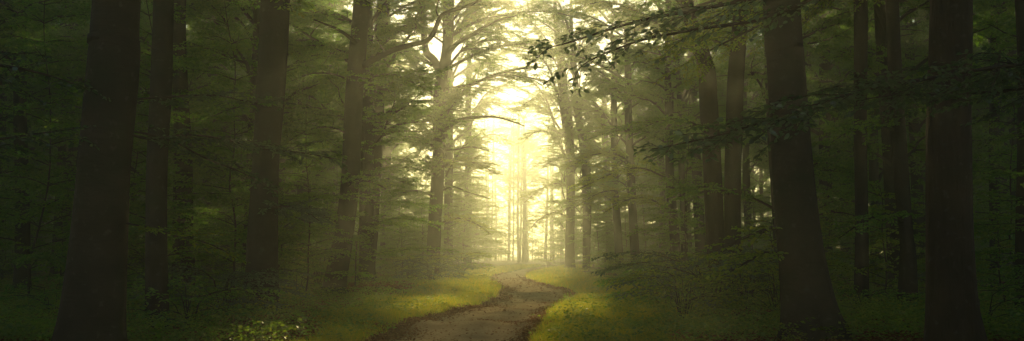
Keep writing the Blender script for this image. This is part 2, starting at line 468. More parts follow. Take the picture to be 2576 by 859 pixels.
# right side
T("beech_tree", [(680, 1417, 1449), (668, 1420, 1446), (435, 1425, 1446), (300, 1412, 1440), (240, 1404, 1430)], 90.0,
  "sunlit hazy trunk nearest the path on the right verge", 21, crown='low', cscale=1.0, cw=.66)
T("beech_tree", [(679, 1463, 1489), (668, 1466, 1486), (435, 1464, 1486), (300, 1448, 1466)], 88.0,
  "second hazy trunk from the path on the right verge, very upright", 22, crown='low', cscale=1.0, cw=.66)
T("beech_tree", [(676, 1525, 1543), (435, 1518, 1536), (300, 1512, 1528)], 102.0,
  "thinner hazy trunk standing in bushes right of the two verge trunks", 23, crown='low', cscale=.8)
T("beech_tree", [(684, 1548, 1570), (435, 1538, 1556), (200, 1536, 1552)], 80.0,
  "slim brown trunk overlapping the thinner hazy trunk in the bushes", 24, crown='low', cscale=.8)
T("beech_tree", [(693, 1588, 1614), (584, 1583, 1605), (330, 1573, 1592), (100, 1570, 1586)], 66.0,
  "slim brown trunk behind glowing yellow leaves on the right", 25, crown='low', cscale=.8)
T("beech_tree", [(718, 1688, 1716), (584, 1684, 1708), (430, 1674, 1695), (203, 1672, 1690), (0, 1672, 1688)], 46.0,
  "slender isolated dark trunk left of the pair of thick right trunks", 26, cscale=.8)
T("beech_tree", [(700, 1750, 1782), (584, 1747, 1774), (300, 1735, 1757), (60, 1730, 1748)], 60.0,
  "hazier trunk half covered by the bent thick trunk on the right", 27, crown='low', cscale=.8)
T("beech_tree", [(758, 1778, 1840), (735, 1786, 1832), (640, 1781, 1826), (435, 1770, 1815), (250, 1758, 1804), (170, 1755, 1798), (60, 1722, 1757), (0, 1712, 1745)], 31.5,
  "thick trunk that bends left under the leaves, left of the paired right trunks", 28, bark=BARK_O, cscale=.85)
T("beech_tree", [(775, 1817, 1892), (740, 1823, 1880), (584, 1822, 1865), (435, 1820, 1863), (250, 1827, 1870), (100, 1840, 1879), (0, 1846, 1884)], 27.0,
  "thick trunk leaning right at its top, right one of the pair", 29, cscale=.85)
T("beech_tree", [(859, 1964, 2136), (800, 1972, 2110), (700, 1966, 2085), (584, 1955, 2062), (435, 1943, 2042), (300, 1936, 2030), (140, 1930, 2020), (0, 1924, 2013)], 14.6,
  "massive reddish dark trunk with flared base by the leafy right verge", 30)
T("beech_tree", [(783, 2140, 2192), (760, 2148, 2186), (435, 2150, 2182), (0, 2146, 2180)], 25.0,
  "dim thin trunk right of the massive flared trunk", 31, cscale=.85)
T("beech_tree", [(700, 2192, 2222), (430, 2186, 2210), (0, 2180, 2202)], 44.0,
  "grey hazy trunk tucked behind the dim thin right trunk", 32, crown='low')
T("beech_tree", [(820, 2246, 2320), (790, 2252, 2310), (650, 2262, 2304), (584, 2262, 2296), (435, 2249, 2287), (200, 2236, 2270), (0, 2227, 2259)], 19.5,
  "dark slim trunk bowing right towards its foot, left of the rough-barked trunk", 33)
T("oak_tree", [(859, 2334, 2466), (760, 2336, 2452), (584, 2337, 2443), (435, 2338, 2442), (200, 2341, 2440), (0, 2343, 2440)], 13.0,
  "broad upright trunk with rough ridged bark near the right end", 34, bark=BARK_O)
T("beech_tree", [(790, 2562, 2620), (435, 2560, 2612), (0, 2556, 2606)], 20.0,
  "dark trunk cut by the right edge of the scene", 35)
T("beech_tree", [(690, 2060, 2096), (430, 2062, 2090), (60, 2060, 2086)], 48.0,
  "misty trunk in the gap right of the massive flared trunk", 36, crown='low')
T("beech_tree", [(735, 2488, 2516), (430, 2490, 2514), (0, 2492, 2514)], 34.0,
  "thin dim trunk just right of the rough-barked trunk", 37, crown='low', cscale=.8)

# hero limbs of the crooked-limbed beech and the forked beech
def limb(parent, base, rows, Y0, Y1, w0, w1, mat=BARK, name="limb", label=None, k=28, leafy=None, leafm=None, seed=0, **dr):
    """rows: (px,py) along the limb; distance runs Y0..Y1, width w0..w1 in px."""
    n = len(rows); pts = []
    for i, (px, py) in enumerate(rows):
        f = i / (n - 1); Yd = Y0 + (Y1 - Y0) * f
        p = at(px, py, Yd); pts.append([*p, (w0 + (w1 - w0) * f) / 2 / FPX * Yd])
    Q = smoothpoly(pts, k); C = Q[:, :3] - np.array(base)
    mb = MB(); tube(mb, C, Q[:, 3], 8, 0)
    o = link(name, mb.mesh(name, [mat]), parent)
    if label: o["label"] = label
    if leafy:
        rng = np.random.default_rng(seed); mb = MB(); tw = Twigs()
        kw = dict(twigwood=True); kw.update({a: b_ for a, b_ in dr.items()})
        dress(mb, tw, C[::max(1, k // 14)], Q[::max(1, k // 14), 3], rng, **kw)
        lf = dict(spacing=.05, size=.085, tilt=.45, detail=True); lf.update(leafy)
        leaves(mb, *tw.get(), rng, **lf)
        link("foliage", mb.mesh("foliage", [TWIG, leafm or LEAF]), o)
    return o

b5 = tuple(EL5.location)
limb(EL5, b5, [(905, 172), (930, 156), (985, 128), (1040, 112), (1072, 104), (1090, 85), (1100, 60), (1112, 38), (1140, 26), (1175, 16), (1212, -2), (1250, -30)], 32.5, 30.0, 17, 7,
     label="long bare crooked limb arching up and right", leafy=dict(keep=.35), seed=3, start=.85, sec_max=.8)
limb(EL5, b5, [(1102, 40), (1098, 22), (1108, -12)], 30.9, 30.5, 5, 3, name="side_branch")
limb(EL5, b5, [(905, 120), (880, 95), (850, 75), (820, 62), (790, 50)], 32.5, 30, 12, 3, leafy=dict(keep=.8), seed=4, label="dark limb rising to the left")
b7 = tuple(EL7.location)
limb(EL7, b7, [(1104, 175), (1090, 150), (1072, 130), (1066, 80), (1064, 20), (1066, -30)], 60, 60, 22, 12, label="upright left fork of the trunk")
limb(EL7, b7, [(1125, 140), (1150, 110), (1190, 85), (1230, 62), (1262, 48), (1300, 40)], 60, 56, 14, 3, leafy=dict(size=.10, keep=.9, detail=False), seed=5, twigwood=False, label="limb rising right into the light")
limb(EL7, b7, [(1112, 328), (1130, 320), (1150, 303), (1190, 296), (1230, 294), (1270, 300), (1320, 318)], 60, 54, 12, 3, leafy=dict(size=.10, detail=False), seed=6, twigwood=False, label="limb spreading right over the path in a leafy tier", sec_max=3.0)
limb(EL7, b7, [(1118, 225), (1180, 215), (1240, 190), (1300, 175), (1360, 170)], 60, 52, 10, 3, leafy=dict(size=.10, detail=False), seed=7, twigwood=False, sec_max=3.0)
limb(EL7, b7, [(1092, 255), (1050, 255), (1010, 262), (980, 285)], 60, 57, 8, 3, leafy=dict(size=.10, detail=False), seed=8, twigwood=False)
limb(EL7, b7, [(1115, 378), (1150, 376), (1185, 370), (1230, 380)], 60, 57, 6, 2, leafy=dict(size=.10, detail=False), seed=9, twigwood=False)
limb(EL7, b7, [(1112, 480), (1140, 470), (1180, 485), (1230, 500)], 60, 58, 5, 2, leafy=dict(size=.10, detail=False), seed=11, twigwood=False)

# boughs closing over the ride; those above the view added to shade near air
kwc = dict(sec_step=.2, sec_len=.5, sec_max=2.4, tert_step=.13, tert=.5, vj=.35, twigwood=False, start=.15)
lfc = dict(size=.14, spacing=.045, detail=False, tilt=.5)
def tree_by(word): return next(o for o in bpy.data.objects if o.get("category") == "tree" and word in o["label"])
for (word, rows, Y0, Y1, sd) in [
        ("crooked-limbed", [(0, 0)], 0, 0, 0),
        ("arches up", [(935, -150), (1060, -300), (1250, -360), (1450, -330), (1560, -280)], 32.5, 36, 31),
        ("arches up", [(935, -300), (1050, -500), (1230, -620), (1430, -640), (1600, -600)], 32.5, 30, 32),
        ("leaning right at its top", [(1855, -200), (1700, -380), (1500, -440), (1300, -420), (1150, -360)], 27, 29, 33),
        ("bends left under", [(1700, -100), (1600, -230), (1450, -300), (1280, -310), (1130, -250)], 31.5, 36, 34),
        ("slender isolated", [(1670, -60), (1600, -160), (1480, -220), (1340, -230), (1200, -180)], 46, 49, 35),
        ("slender isolated", [(1672, 40), (1620, -40), (1540, -70), (1470, -60), (1400, -20)], 46, 50, 36),
        ("close behind and right of", [(985, -60), (1060, -150), (1180, -190), (1300, -170), (1420, -120)], 47, 50, 37),
        ("forked beech at the left", [(1130, 40), (1200, -30), (1290, -60), (1380, -50), (1460, 0)], 60, 66, 38),
        ("forked beech at the left", [(1130, -60), (1210, -120), (1300, -140), (1400, -110), (1470, -60)], 60, 60, 39),
        ("forked beech at the left", [(1135, 90), (1200, 55), (1290, 35), (1380, 30), (1470, 50)], 60, 63, 45),
        ("forked beech at the left", [(1135, -100), (1220, -190), (1320, -210), (1420, -200), (1500, -150)], 60, 64, 46),
        ("behind glowing yellow", [(1568, 60), (1500, -10), (1410, -30), (1310, -35), (1210, -10)], 66, 68, 47),
        ("behind glowing yellow", [(1568, -20), (1500, -90), (1400, -110), (1300, -100), (1200, -60)], 66, 70, 48),
        ("behind glowing yellow", [(1568, -60), (1500, -150), (1420, -170), (1320, -165), (1230, -130)], 66, 66, 49),
        ("overlapping the thinner hazy", [(1536, 60), (1480, 0), (1400, -30), (1320, -45), (1240, -40)], 80, 74, 51),
        ("second hazy trunk", [(1448, 120), (1400, 0), (1340, -35), (1270, -35), (1210, -10)], 88, 84, 57),
        ("immediately right of the forked", [(1135, 120), (1180, 30), (1235, -10), (1290, -15), (1350, 5)], 84, 86, 58),
        ("forked beech at the left", [(1133, 170), (1200, 135), (1270, 115), (1340, 112), (1400, 130)], 60, 58, 52),
        ("forked beech at the left", [(1120, 240), (1200, 205), (1260, 190), (1330, 195), (1380, 215)], 60, 55, 53),
        ("behind glowing yellow", [(1570, 200), (1500, 160), (1430, 135), (1370, 135), (1310, 150)], 66, 60, 54),
        ("sunlit hazy trunk nearest", [(1402, 240), (1380, 170), (1340, 130), (1290, 120), (1240, 150)], 90, 86, 40),
        ("second hazy trunk", [(1448, 200), (1420, 110), (1370, 60), (1300, 40), (1230, 60)], 88, 82, 41),
        ("immediately right of the forked", [(1135, 200), (1170, 130), (1220, 90), (1280, 80), (1340, 110)], 84, 80, 42),
        ("where the path vanishes", [(1180, 330), (1205, 260), (1240, 225), (1290, 215), (1340, 240)], 96, 96, 43),
        ("sunlit hazy trunk nearest", [(1434, 440), (1414, 380), (1396, 320), (1378, 270), (1355, 235)], 90, 89, 94),
        ("sunlit hazy trunk nearest", [(1436, 450), (1458, 395), (1476, 340), (1486, 285)], 90, 91, 95),
        ("sunlit hazy trunk nearest", [(1396, 310), (1365, 235), (1315, 190), (1260, 180)], 90, 92, 96),
        ("where the path vanishes", [(1180, 210), (1228, 150), (1290, 130), (1350, 155)], 96, 102, 98),
        ("ghostly slim", [(1316, 300), (1290, 258), (1245, 262)], 165, 160, 99),
        ("ghostly slim", [(1316, 300), (1345, 262), (1390, 270)], 165, 160, 100),
        ("ghostly slim", [(1316, 360), (1288, 325), (1245, 335)], 165, 160, 101),
        ("ghostly slim", [(1316, 360), (1350, 325), (1390, 340)], 165, 160, 102),
        ("second hazy trunk", [(1450, 200), (1400, 130), (1340, 105), (1275, 110)], 88, 95, 103),
        ("immediately right of the forked", [(1135, 200), (1190, 165), (1240, 160), (1295, 180)], 84, 90, 104),
        ("where the path vanishes", [(1182, 300), (1220, 260), (1270, 265), (1320, 300)], 96, 98, 90),
        ("where the path vanishes", [(1180, 400), (1210, 350), (1250, 340), (1290, 370)], 96, 98, 91),
        ("sunlit hazy trunk nearest", [(1412, 330), (1370, 275), (1320, 265), (1270, 285)], 90, 96, 92),
        ("second hazy trunk", [(1452, 300), (1400, 245), (1340, 250), (1300, 280)], 88, 94, 93),
        ("sunlit hazy trunk nearest", [(1425, 400), (1400, 350), (1365, 330), (1335, 340), (1310, 365)], 90, 88, 44)]:
    if not sd: continue
    tr = tree_by(word)
    limb(tr, tuple(tr.location), rows, Y0, Y1, 14 * 40 / Y0, 2 * 40 / Y0, leafy=lfc, leafm=LEAF, seed=sd, **kwc)

for i, (word, ax, ay, bx, by, Y0, Y1) in enumerate([
        ("forked beech at the left", 1130, 95, 1300, 15, 60, 66), ("forked beech at the left", 1132, 40, 1340, -45, 60, 63),
        ("forked beech at the left", 1134, 10, 960, -30, 60, 62), ("forked beech at the left", 1125, 115, 955, 70, 60, 57),
        ("forked beech at the left", 1134, 60, 1225, 10, 60, 55), ("behind glowing yellow", 1570, 95, 1380, 40, 66, 69),
        ("behind glowing yellow", 1570, 45, 1350, -15, 66, 62), ("behind glowing yellow", 1570, 110, 1450, 85, 66, 72),
        ("behind glowing yellow", 1570, 120, 1680, 60, 66, 63), ("slender isolated", 1672, 70, 1450, 15, 46, 50),
        ("slender isolated", 1672, 10, 1420, -70, 46, 49), ("close behind and right of", 966, 50, 1130, 10, 47, 51),
        ("close behind and right of", 962, 90, 1085, 75, 47, 50), ("second hazy trunk", 1449, 160, 1500, 30, 88, 92),
        ("second hazy trunk", 1449, 110, 1330, 15, 88, 94), ("sunlit hazy trunk nearest", 1403, 150, 1290, 60, 90, 94)]):
    tr = tree_by(word)
    rows = [(ax, ay), (ax * .65 + bx * .35, ay * .4 + by * .6 - 12), (ax * .3 + bx * .7, by - 10), (bx, by + 8)]
    limb(tr, tuple(tr.location), rows, Y0, Y1, 9 * 40 / Y0, 2 * 40 / Y0, leafy=dict(lfc, size=.15), leafm=LEAF_Y, seed=140 + i, **kwc)

# leafy tiers catching the light along both sides of the ride
kwt = dict(sec_step=.16, sec_len=.55, sec_max=1.9, tert_step=.11, tert=.42, vj=.22, droop=.14, twigwood=False, start=.12)
lft = dict(size=.105, spacing=.040, detail=False, tilt=.7)
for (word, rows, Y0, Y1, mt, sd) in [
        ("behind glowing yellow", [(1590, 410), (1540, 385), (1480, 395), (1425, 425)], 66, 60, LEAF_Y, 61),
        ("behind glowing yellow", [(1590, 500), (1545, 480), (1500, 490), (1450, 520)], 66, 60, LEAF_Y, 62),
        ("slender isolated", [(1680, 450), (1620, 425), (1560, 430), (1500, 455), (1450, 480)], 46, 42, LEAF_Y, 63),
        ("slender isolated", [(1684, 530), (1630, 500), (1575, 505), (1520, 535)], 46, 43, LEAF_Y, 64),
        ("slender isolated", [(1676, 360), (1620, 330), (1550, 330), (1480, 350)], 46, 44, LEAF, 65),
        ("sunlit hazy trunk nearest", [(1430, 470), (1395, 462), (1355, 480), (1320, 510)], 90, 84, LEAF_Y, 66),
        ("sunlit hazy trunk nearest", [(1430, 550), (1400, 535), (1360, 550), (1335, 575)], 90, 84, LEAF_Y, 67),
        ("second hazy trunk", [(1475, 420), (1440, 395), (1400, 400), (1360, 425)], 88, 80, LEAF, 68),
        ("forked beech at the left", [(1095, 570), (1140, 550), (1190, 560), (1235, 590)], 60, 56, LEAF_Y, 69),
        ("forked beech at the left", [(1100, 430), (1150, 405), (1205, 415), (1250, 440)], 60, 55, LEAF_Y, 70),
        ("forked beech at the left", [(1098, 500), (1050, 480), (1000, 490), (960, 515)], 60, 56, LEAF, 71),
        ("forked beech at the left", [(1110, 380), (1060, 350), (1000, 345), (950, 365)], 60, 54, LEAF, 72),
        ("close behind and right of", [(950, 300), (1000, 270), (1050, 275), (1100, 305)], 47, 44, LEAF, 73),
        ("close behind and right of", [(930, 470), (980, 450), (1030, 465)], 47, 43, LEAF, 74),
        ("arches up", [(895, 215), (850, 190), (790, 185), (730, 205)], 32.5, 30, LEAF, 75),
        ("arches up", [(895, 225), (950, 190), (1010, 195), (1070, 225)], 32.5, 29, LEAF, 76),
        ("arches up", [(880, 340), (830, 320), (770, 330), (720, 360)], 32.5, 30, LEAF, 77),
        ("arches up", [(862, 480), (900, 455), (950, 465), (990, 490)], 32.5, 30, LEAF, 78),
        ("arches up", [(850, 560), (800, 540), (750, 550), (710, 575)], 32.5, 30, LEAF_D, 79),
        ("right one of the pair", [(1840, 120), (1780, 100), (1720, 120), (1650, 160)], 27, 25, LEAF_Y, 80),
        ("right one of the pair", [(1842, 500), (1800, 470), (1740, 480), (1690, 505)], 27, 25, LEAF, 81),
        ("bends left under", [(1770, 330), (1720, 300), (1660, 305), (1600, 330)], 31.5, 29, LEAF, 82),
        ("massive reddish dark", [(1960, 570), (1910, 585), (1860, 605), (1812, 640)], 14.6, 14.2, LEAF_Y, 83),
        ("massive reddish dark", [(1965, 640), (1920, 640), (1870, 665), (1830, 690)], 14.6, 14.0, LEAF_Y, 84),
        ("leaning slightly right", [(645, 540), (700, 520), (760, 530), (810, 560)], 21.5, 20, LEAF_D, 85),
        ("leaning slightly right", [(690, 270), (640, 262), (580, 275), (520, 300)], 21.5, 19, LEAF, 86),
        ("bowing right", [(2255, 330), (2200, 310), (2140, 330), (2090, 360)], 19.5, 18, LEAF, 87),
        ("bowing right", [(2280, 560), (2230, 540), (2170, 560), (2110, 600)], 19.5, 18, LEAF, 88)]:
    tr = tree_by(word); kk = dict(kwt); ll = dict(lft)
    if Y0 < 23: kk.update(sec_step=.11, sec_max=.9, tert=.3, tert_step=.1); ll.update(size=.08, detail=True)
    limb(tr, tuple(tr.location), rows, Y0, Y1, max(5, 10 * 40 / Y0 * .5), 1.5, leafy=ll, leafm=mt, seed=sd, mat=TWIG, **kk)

# trees whose boughs reach in from outside the frame (their own trunks stand beyond its edges)
def outside_tree(x, Y, r, label, seed):
    g = float(hgt(x, Y)); base = (x, Y, g)
    pts = [[x, Y, g - .35, r * 1.5], [x, Y, g, r * 1.4], [x, Y, g + 1.2, r * 1.05], [x + .05, Y, 6, r * .95], [x + .1, Y, 11, r * .85]]
    e = empty("beech_tree", base, label, "tree")
    link("trunk", trunk_mesh("outer_trunk", base, pts, seed, BARK), e)
    c = link("crown", CROWN_HIGH[seed % 3], e); c.rotation_euler = (0, 0, seed * 1.3); c.scale = (1.35, 1.35, 1)  # crown spread wider out of view to shade the near air
    HERO.append((x, Y))
    return e, base
# right: big near bough sweeping across the massive trunk and the rough-barked one
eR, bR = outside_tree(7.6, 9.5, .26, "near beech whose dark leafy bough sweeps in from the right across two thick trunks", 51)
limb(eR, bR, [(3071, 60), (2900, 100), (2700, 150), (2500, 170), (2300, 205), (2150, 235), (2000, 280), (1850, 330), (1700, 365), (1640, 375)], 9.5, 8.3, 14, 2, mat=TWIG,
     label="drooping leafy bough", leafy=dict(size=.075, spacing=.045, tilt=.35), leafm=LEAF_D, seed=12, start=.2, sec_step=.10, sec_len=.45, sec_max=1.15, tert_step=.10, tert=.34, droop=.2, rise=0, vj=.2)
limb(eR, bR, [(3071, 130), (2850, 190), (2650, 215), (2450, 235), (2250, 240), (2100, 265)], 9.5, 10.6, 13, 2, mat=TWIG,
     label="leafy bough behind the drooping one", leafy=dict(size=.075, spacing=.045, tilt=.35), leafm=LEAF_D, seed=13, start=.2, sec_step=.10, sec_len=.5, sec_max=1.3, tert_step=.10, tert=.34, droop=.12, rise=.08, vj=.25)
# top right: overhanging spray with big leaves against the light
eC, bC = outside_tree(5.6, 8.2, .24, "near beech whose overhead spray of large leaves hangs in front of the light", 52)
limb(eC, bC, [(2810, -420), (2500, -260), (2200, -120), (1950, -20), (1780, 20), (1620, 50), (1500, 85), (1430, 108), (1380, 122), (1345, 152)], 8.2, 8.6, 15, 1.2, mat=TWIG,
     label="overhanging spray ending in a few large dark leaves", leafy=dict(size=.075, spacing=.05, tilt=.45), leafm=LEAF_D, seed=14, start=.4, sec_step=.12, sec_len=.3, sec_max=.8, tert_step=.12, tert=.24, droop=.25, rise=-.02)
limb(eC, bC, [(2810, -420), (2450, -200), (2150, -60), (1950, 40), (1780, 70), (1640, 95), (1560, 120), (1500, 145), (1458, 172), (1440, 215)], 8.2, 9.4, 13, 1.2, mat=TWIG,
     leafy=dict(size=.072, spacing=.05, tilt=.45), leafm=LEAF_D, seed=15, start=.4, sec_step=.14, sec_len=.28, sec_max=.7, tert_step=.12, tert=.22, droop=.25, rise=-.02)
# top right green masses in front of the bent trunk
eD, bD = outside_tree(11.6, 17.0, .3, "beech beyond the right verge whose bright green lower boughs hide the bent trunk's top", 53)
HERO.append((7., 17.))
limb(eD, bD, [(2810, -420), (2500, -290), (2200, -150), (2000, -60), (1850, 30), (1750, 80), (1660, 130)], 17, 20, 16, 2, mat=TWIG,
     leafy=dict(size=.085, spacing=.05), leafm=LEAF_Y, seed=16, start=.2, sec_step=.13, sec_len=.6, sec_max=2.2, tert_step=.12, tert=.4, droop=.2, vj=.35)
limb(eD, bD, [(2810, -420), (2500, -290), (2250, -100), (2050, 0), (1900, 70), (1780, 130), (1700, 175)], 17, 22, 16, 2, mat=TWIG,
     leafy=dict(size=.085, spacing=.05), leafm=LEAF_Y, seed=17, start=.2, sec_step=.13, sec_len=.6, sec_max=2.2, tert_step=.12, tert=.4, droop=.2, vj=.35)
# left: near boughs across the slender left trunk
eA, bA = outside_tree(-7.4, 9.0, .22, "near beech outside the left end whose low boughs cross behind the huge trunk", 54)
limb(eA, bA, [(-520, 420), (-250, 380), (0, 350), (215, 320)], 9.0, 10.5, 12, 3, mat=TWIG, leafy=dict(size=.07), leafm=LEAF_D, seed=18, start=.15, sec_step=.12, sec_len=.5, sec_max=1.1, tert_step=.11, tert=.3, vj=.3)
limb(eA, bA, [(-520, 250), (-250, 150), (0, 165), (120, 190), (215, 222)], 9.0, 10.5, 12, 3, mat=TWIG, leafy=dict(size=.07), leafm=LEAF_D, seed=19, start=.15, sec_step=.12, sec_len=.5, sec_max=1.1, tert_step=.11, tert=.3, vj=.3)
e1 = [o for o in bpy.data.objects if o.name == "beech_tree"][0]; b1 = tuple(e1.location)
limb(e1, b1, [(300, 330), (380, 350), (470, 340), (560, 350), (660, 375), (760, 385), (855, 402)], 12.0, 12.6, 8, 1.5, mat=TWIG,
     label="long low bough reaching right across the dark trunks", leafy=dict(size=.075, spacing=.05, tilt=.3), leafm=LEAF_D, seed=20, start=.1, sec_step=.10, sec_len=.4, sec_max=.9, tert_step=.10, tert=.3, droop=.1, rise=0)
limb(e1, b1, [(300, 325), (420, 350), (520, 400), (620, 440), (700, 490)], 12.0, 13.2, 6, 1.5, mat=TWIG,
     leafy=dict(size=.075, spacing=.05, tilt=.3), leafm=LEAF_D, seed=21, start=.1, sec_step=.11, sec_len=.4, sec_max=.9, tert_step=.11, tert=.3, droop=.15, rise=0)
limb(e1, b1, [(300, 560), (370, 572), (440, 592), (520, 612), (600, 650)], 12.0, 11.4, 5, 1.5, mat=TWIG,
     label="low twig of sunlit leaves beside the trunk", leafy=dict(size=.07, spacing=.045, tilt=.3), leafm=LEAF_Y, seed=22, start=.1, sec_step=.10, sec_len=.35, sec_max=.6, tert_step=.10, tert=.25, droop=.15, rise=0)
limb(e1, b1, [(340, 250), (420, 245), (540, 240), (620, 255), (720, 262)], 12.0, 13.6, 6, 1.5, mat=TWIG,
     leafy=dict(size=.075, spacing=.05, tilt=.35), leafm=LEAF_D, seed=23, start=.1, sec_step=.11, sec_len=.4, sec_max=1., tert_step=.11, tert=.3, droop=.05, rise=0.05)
# sprig hanging in front of the top of the leaning dark trunk
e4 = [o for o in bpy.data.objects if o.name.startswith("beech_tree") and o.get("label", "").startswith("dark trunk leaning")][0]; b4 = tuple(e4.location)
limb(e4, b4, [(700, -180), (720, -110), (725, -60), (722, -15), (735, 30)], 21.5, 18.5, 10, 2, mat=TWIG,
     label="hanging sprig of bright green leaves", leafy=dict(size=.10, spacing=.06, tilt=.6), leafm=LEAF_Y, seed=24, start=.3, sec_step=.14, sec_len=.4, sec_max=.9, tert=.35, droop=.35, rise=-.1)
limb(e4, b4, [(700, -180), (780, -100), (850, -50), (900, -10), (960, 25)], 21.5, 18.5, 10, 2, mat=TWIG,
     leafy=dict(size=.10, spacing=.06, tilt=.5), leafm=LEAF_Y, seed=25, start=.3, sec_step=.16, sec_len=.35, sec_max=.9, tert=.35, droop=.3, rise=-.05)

# ------------------------------------------------------------------ background trees, saplings, shrubs
rnd = random.Random(7)
def zone(x, Y):
    px = CX + x / Y * FPX
    marks = [(140, "left of the huge left trunk"), (360, "behind the huge left trunk"), (620, "behind the slender left trunks"), (830, "between the leaning dark trunk and the crooked-limbed beech"),
             (1080, "between the crooked-limbed beech and the forked one"), (1290, "right of the forked beech, by the left verge"), (1510, "beside the verge trunks right of the path end"),
             (1760, "around the slender isolated right trunk"), (1960, "behind the pair of thick right trunks"), (2230, "right of the massive flared trunk"),
             (2340, "beside the bowed slim right trunk"), (9999, "by the rough-barked trunk at the right end")]
    z = next(t for m, t in marks if px < m)
    return z
def dep(Y, a=45, b=80): return "nearer " if Y < a else ("" if Y < b else "farther ")
def corridor(x, Y, m):
    """metres kept clear round the path and along the sunlit ride"""
    l, r = path_lr(Y); c0, c1 = min(l, -0.5), max(r, xcol(1405, Y) if Y > 60 else r)
    if Y > 70: c0 = min(l, xcol(1195, Y))
    return c0 - m < x < c1 + m
def fan(x, Y): return abs(x) < .60 * Y + 5

def bg_trunk(i):
    rng = random.Random(100 + i); r = [.24, .32, .18, .28][i]
    lx, ly = rng.uniform(-.5, .5), rng.uniform(-.5, .5)
    pts = [[0, 0, -.35, r * 1.6], [0, 0, 0, r * 1.45], [.02, 0, 1.2, r * 1.05], [lx * .3, ly * .3, 6, r * .92], [lx * .6, ly * .5, 12, r * .8], [lx, ly, 17, r * .6]]
    return trunk_mesh("wood_trunk", (0, 0, 0), pts, 60 + i, BARK, 23, 16)
BGT = [bg_trunk(i) for i in range(4)]
pos = list(HERO); nbg = 0; tries = 0
while nbg < 150 and tries < 20000:
    tries += 1
    Y = math.sqrt(rnd.uniform(24**2, 128**2)); x = rnd.uniform(-.60 * Y - 4, .60 * Y + 4)
    if corridor(x, Y, 6.0 if Y < 55 else 8.5): continue
    if any((x - a) ** 2 + (Y - b_) ** 2 < (4.3 if Y < 60 else 4.8) ** 2 for a, b_ in pos): continue
    pos.append((x, Y)); nbg += 1
    zt = zone(x, Y)
    lb = f"{dep(Y)}beech fading into the wood {zt}"
    e = empty("background_beech", (x, Y, float(hgt(x, Y))), lb, "tree", "background trees " + dep(Y) + zt)
    e.rotation_euler = (0, 0, rnd.uniform(0, 6.28)); s = rnd.uniform(.8, 1.1) * (1.25 if Y > 55 else 1); e.scale = (s, s, s)
    link("trunk", BGT[rnd.randrange(4)], e)
    c = link("crown", CROWN_LOW[rnd.randrange(4)], e); c.rotation_euler = (0, 0, rnd.uniform(0, 6.28))

def sapling_mesh(seed, H, nb, reach, leafm, stem_r=.03):
    rng = np.random.default_rng(seed)
    P = [np.zeros(3)]
    for i in range(8): P.append(P[-1] + np.array([rng.normal(0, .06) * H / 5, rng.normal(0, .06) * H / 5, H / 8]))
    P = smoothpoly(P, 18); R = np.linspace(stem_r, .006, 18)
    ms = MB(); tube(ms, P, R, 6, 0); stem = ms.mesh("sapling_stem", [TWIG])
    mb = MB(); tw = Twigs(); az = rng.uniform(0, 6)
    for i in range(nb):
        f = .14 + .84 * (i + rng.random()) / nb; az += 2.4 + rng.normal(0, .3)
        p = P[min(int(f * 17), 17)]
        L = reach * (1.1 - .75 * f) * rng.uniform(.6, 1.2)
        B = bough_line(p, az, L, .35, -.15, rng, k=7); r = np.linspace(.012, .003, 7)
        tube(mb, B, r, 4, 0); dress(mb, tw, B, r, rng, sec_step=.13, sec_len=.5, sec_max=1.1, tert=.36, tert_step=.085, start=.1, vj=.2)
    leaves(mb, *tw.get(), rng, spacing=.05, size=.095, tilt=.35, mi=1)
    return stem, mb.mesh("sapling_foliage", [TWIG, leafm])
SAPS = [sapling_mesh(200 + i, h, n, r, m) for i, (h, n, r, m) in enumerate([(4.6, 26, 2.0, LEAF), (6.4, 32, 2.6, LEAF), (3.2, 22, 1.6, LEAF_Y), (8.2, 36, 3.0, LEAF)])]

def shrub_mesh(seed, H, nb, reach, leafm):
    rng = np.random.default_rng(seed); mb = MB(); tw = Twigs(); st = MB(); az = 0
    for i in range(nb):
        az += 2.4 + rng.normal(0, .3)
        L = reach * rng.uniform(.6, 1.15); z = H * rng.uniform(.02, .7) * .9
        p0 = np.array([math.cos(az) * .06, math.sin(az) * .06, 0]); top = np.array([math.cos(az) * .2, math.sin(az) * .2, z + .05])
        tube(st, [p0, (p0 + top) / 2 + rng.normal(0, .02, 3), top], [.012, .009, .007], 4, 0)
        B = bough_line(top, az, L, .75 - .5 * rng.random(), -.2, rng, k=7, wig=.16); r = np.linspace(.007, .002, 7)
        tube(mb, B, r, 4, 0); dress(mb, tw, B, r, rng, sec_step=.13, sec_len=.4, sec_max=.5, tert=.22, tert_step=.12, start=.1, droop=.2)
    leaves(mb, *tw.get(), rng, spacing=.05, size=.072, tilt=.4, mi=1, detail=True)
    return st.mesh("shrub_stems", [TWIG]), mb.mesh("shrub_foliage", [TWIG, leafm])
SHR = [shrub_mesh(300, 1.1, 18, 1.1, LEAF), shrub_mesh(301, 1.6, 24, 1.4, LEAF_Y), shrub_mesh(302, .8, 16, .9, LEAF), shrub_mesh(303, 1.4, 24, 1.5, LEAF_D)]

def place(kind, name, x, Y, s, rz, label, cat, group, proto):
    e = empty(name, (x, Y, float(hgt(x, Y)) - .02), label, cat, group)
    e.rotation_euler = (0, 0, rz); e.scale = (s, s, s)
    link("stem" if kind == 'sap' else "stems", proto[0], e); link("foliage", proto[1], e)
    return e
